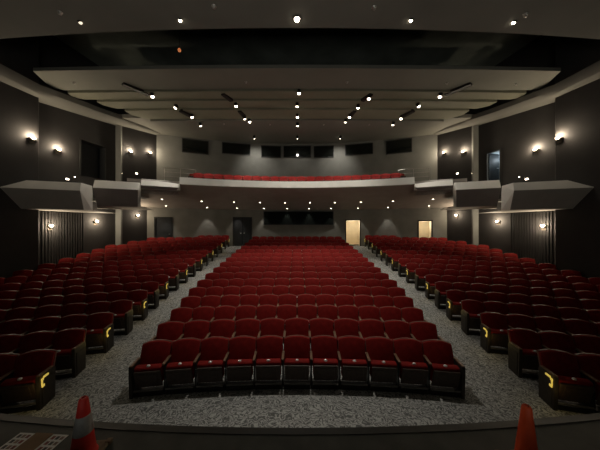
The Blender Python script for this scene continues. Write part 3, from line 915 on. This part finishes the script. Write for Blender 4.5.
AX = {1: 4.63, 2: 4.80, 3: 4.84, 4: 4.93, 5: 5.02, 6: 5.14, 7: 5.24}
for sx in (-1, 1):
    sd = 'left' if sx < 0 else 'right'
    for k in range(1, NS + 1):
        R = R1 + PITCH * (k - 1)
        s0 = AX.get(k, 5.26); pitch = .575
        j = 0
        # seats to the wall, listed first so that the wall end is known
        L = []
        while True:
            s = s0 + pitch * (j + .5)
            th = s / R
            x, y = R * math.sin(th), YC + R * math.cos(th)
            if x > -wall_x(y) - .45 or math.hypot(x, y - BC) > R_LOW - .40: break
            if 297 - 225 * x / y < -42: break
            L.append(th); j += 1
        for j, th in enumerate(L):
            le = (sx > 0 and j == 0) or (sx < 0 and j == len(L) - 1)
            re_ = (sx < 0 and j == 0) or (sx > 0 and j == len(L) - 1)
            lamp = (-sx if (j == 0 and k % 2 == 1) else 0)
            place(R, th * sx, pitch, le, re_, lamp, 'red tip-up seat in the %s block, %s row from the stage, %s from the aisle' % (sd, ORD[k], ORD[j + 1]), 'red seats of the %s block' % sd)
            if lamp:
                x, y = R * math.sin(th * sx), YC + R * math.cos(th * sx)
                point('aisle_lamp_light', (x - sx * .42, y - .05, g(R) + .42), E_AISLE, (1.0, .72, .22), .03)
seats.sort(key=lambda s: s[0])
for s in seats[:300]: make_seat(*s[1:])

# every farther seat, and the balcony's, in one mesh
mb = MB()
def mb_from(me):
    m = MB(); m.v = [tuple(v.co) for v in me.vertices]; m.f = [list(p.vertices) for p in me.polygons]; m.m = [0] * len(m.f); return m
low = {'backrest': back_pad(.273, .40, 0.0, .235, .045, .03, 6, 4), 'back_shell': back_pad(.278, .33, .012, .272, .035, 0.0, 6, 2),
       'seat_cushion': MB().rbox(-.245, .245, 0.0, .125, .04, .40, .03, X=TX, seg=1), 'seat_pan': MB().rbox(-.235, .235, -.035, .0, -.01, .352, .014, X=TX, seg=1),
       'number_plate': m_plate(), 'side_frame': m_frame(), 'armrest': MB().box(-.026, .026, -.01, .36, .595, .625), 'end_panel': m_end(), 'aisle_lamp': m_gold()}
mats = ['red', 'shell', 'pan', 'plate', 'iron', 'arm', 'endp', 'gold']
mi = {'backrest': 0, 'back_shell': 1, 'seat_cushion': 0, 'seat_pan': 2, 'number_plate': 3, 'side_frame': 4, 'armrest': 5, 'end_panel': 6, 'aisle_lamp': 7}
def bulk(x, y, z, rz, sc, le, re_, lamp, full=True):
    X = Matrix.Translation((x, y, z)) @ Matrix.Rotation(rz, 4, 'Z') @ Matrix.Scale(sc, 4, (1, 0, 0))
    for k in ('backrest', 'back_shell', 'seat_cushion', 'seat_pan') + (('number_plate',) if full else ()): mb.merge(low[k], X, mi[k])
    for s_, e in ((-1, le), (1, re_)):
        if s_ == 1 and not re_: continue
        T = X @ Matrix.Translation((s_ * .28, 0, 0))
        mb.merge(low['end_panel' if e else 'side_frame'], T, mi['end_panel' if e else 'side_frame'])
        mb.merge(low['armrest'], T, mi['armrest'])
        if lamp == s_: mb.merge(low['aisle_lamp'], T @ Matrix.Scale(s_, 4, (1, 0, 0)), mi['aisle_lamp'])
for s in seats[300:]: bulk(*s[1:9])
for i, (r, z) in enumerate(rows_b[:4]):
    hw = 6.25 + .45 * i
    hw = min(hw, .452 * (r + BC) * 1.02)
    n = int(2 * hw / .56)
    for j in range(n):
        s = -hw + (j + .5) * 2 * hw / n
        th = s / r
        x, y = arc(r)(th)
        bulk(x, y, z - .10, -th, 2 * hw / n / .56, j == 0, j == n - 1, 0, False)
o = mb.build('theatre_seats', mats)
tag(o, 'red seats too far to single out, in the rear rows and on the balcony', 'seats', None, 'stuff')
print('seats', len(seats))

# ------------------------------------------------------------------ things on the stage
def traffic_cone(x, y, rz, label, banded, lean=(0, 0)):
    t = thing('traffic_cone', label, 'traffic cone', (x, y, SZ), rz)
    m = MB()
    m.rbox(-.115, .115, -.115, .115, .0, .026, .008)
    for a in range(4):
        X = Matrix.Rotation(a * PI / 2, 4, 'Z')
        m.rbox(-.125, -.085, -.125, -.085, .0, .030, .006, X=X)
    m.build('base', 'rubber', t)
    Hc = .45
    rb = .078 if banded else .070
    r = lambda z: rb + (.026 - rb) * (z - .03) / (Hc - .03)
    K = Matrix.Rotation(lean[0], 4, 'Y') @ Matrix.Rotation(lean[1], 4, 'X')
    prof = [(rb + .012, .022), (rb + .007, .03), (r(.045), .045)] + [(r(z), z) for z in (.12, .20, .28, .36, .435)] + [(.021, Hc - .003), (.014, Hc), (.012, Hc - .01), (.012, Hc - .06), (.001, Hc - .06)]
    MB().lathe(prof, 28, X=K).build('cone_body', 'cone_red' if banded else 'cone', t, True)
    if banded:
        b = MB().lathe([(r(.195) + .0005, .195), (r(.195) + .0028, .198), (r(.325) + .0028, .322), (r(.325) + .0005, .325)], 28, X=K).build('reflective_band', 'collar', t, True)
        b['label'] = 'greyish white reflective band'
traffic_cone(-1.578, 1.66, .08, 'small red traffic cone with a white reflective band, on the stage edge', True, (.006, 0))
traffic_cone(1.618, 1.585, .12, 'plain orange traffic cone without a band, standing on the stage edge', False)

t = thing('picture_sheet', 'white printed sheet with rows of small pictures beside the banded cone', 'paper sheet', (-2.07, 1.775, SZ + .001), -.05)
MB().box(-.22, .20, -.15, .075, 0, .003).build('sheet', 'paper', t)
k = 0
for bx, nx in ((-.203, 3), (.088, 3)):
    for i in range(nx):
        for j in range(4):
            x0 = bx + i * .037 ; y0 = .035 - j * .045
            mm = ('pic_b', 'pic_a', 'pic_c')[(i * 2 + j * 3 + (bx > 0)) % 3]
            MB().box(x0, x0 + .026, y0 - .004, y0 + .024, .003, .0038).build('picture', mm, t)
t = thing('kraft_envelope', 'brown kraft envelope lying across the printed picture sheet', 'envelope', (-2.075, 1.77, SZ + .0055), -.05)
MB().rbox(-.075, .075, -.15, .08, 0, .006, .002).build('envelope_body', 'kraft', t)
MB().add([(-.074, .079, .0062), (.074, .079, .0062), (.03, .035, .0075), (-.03, .035, .0075)], [(0, 1, 2, 3)]).build('flap', 'kraft', t)
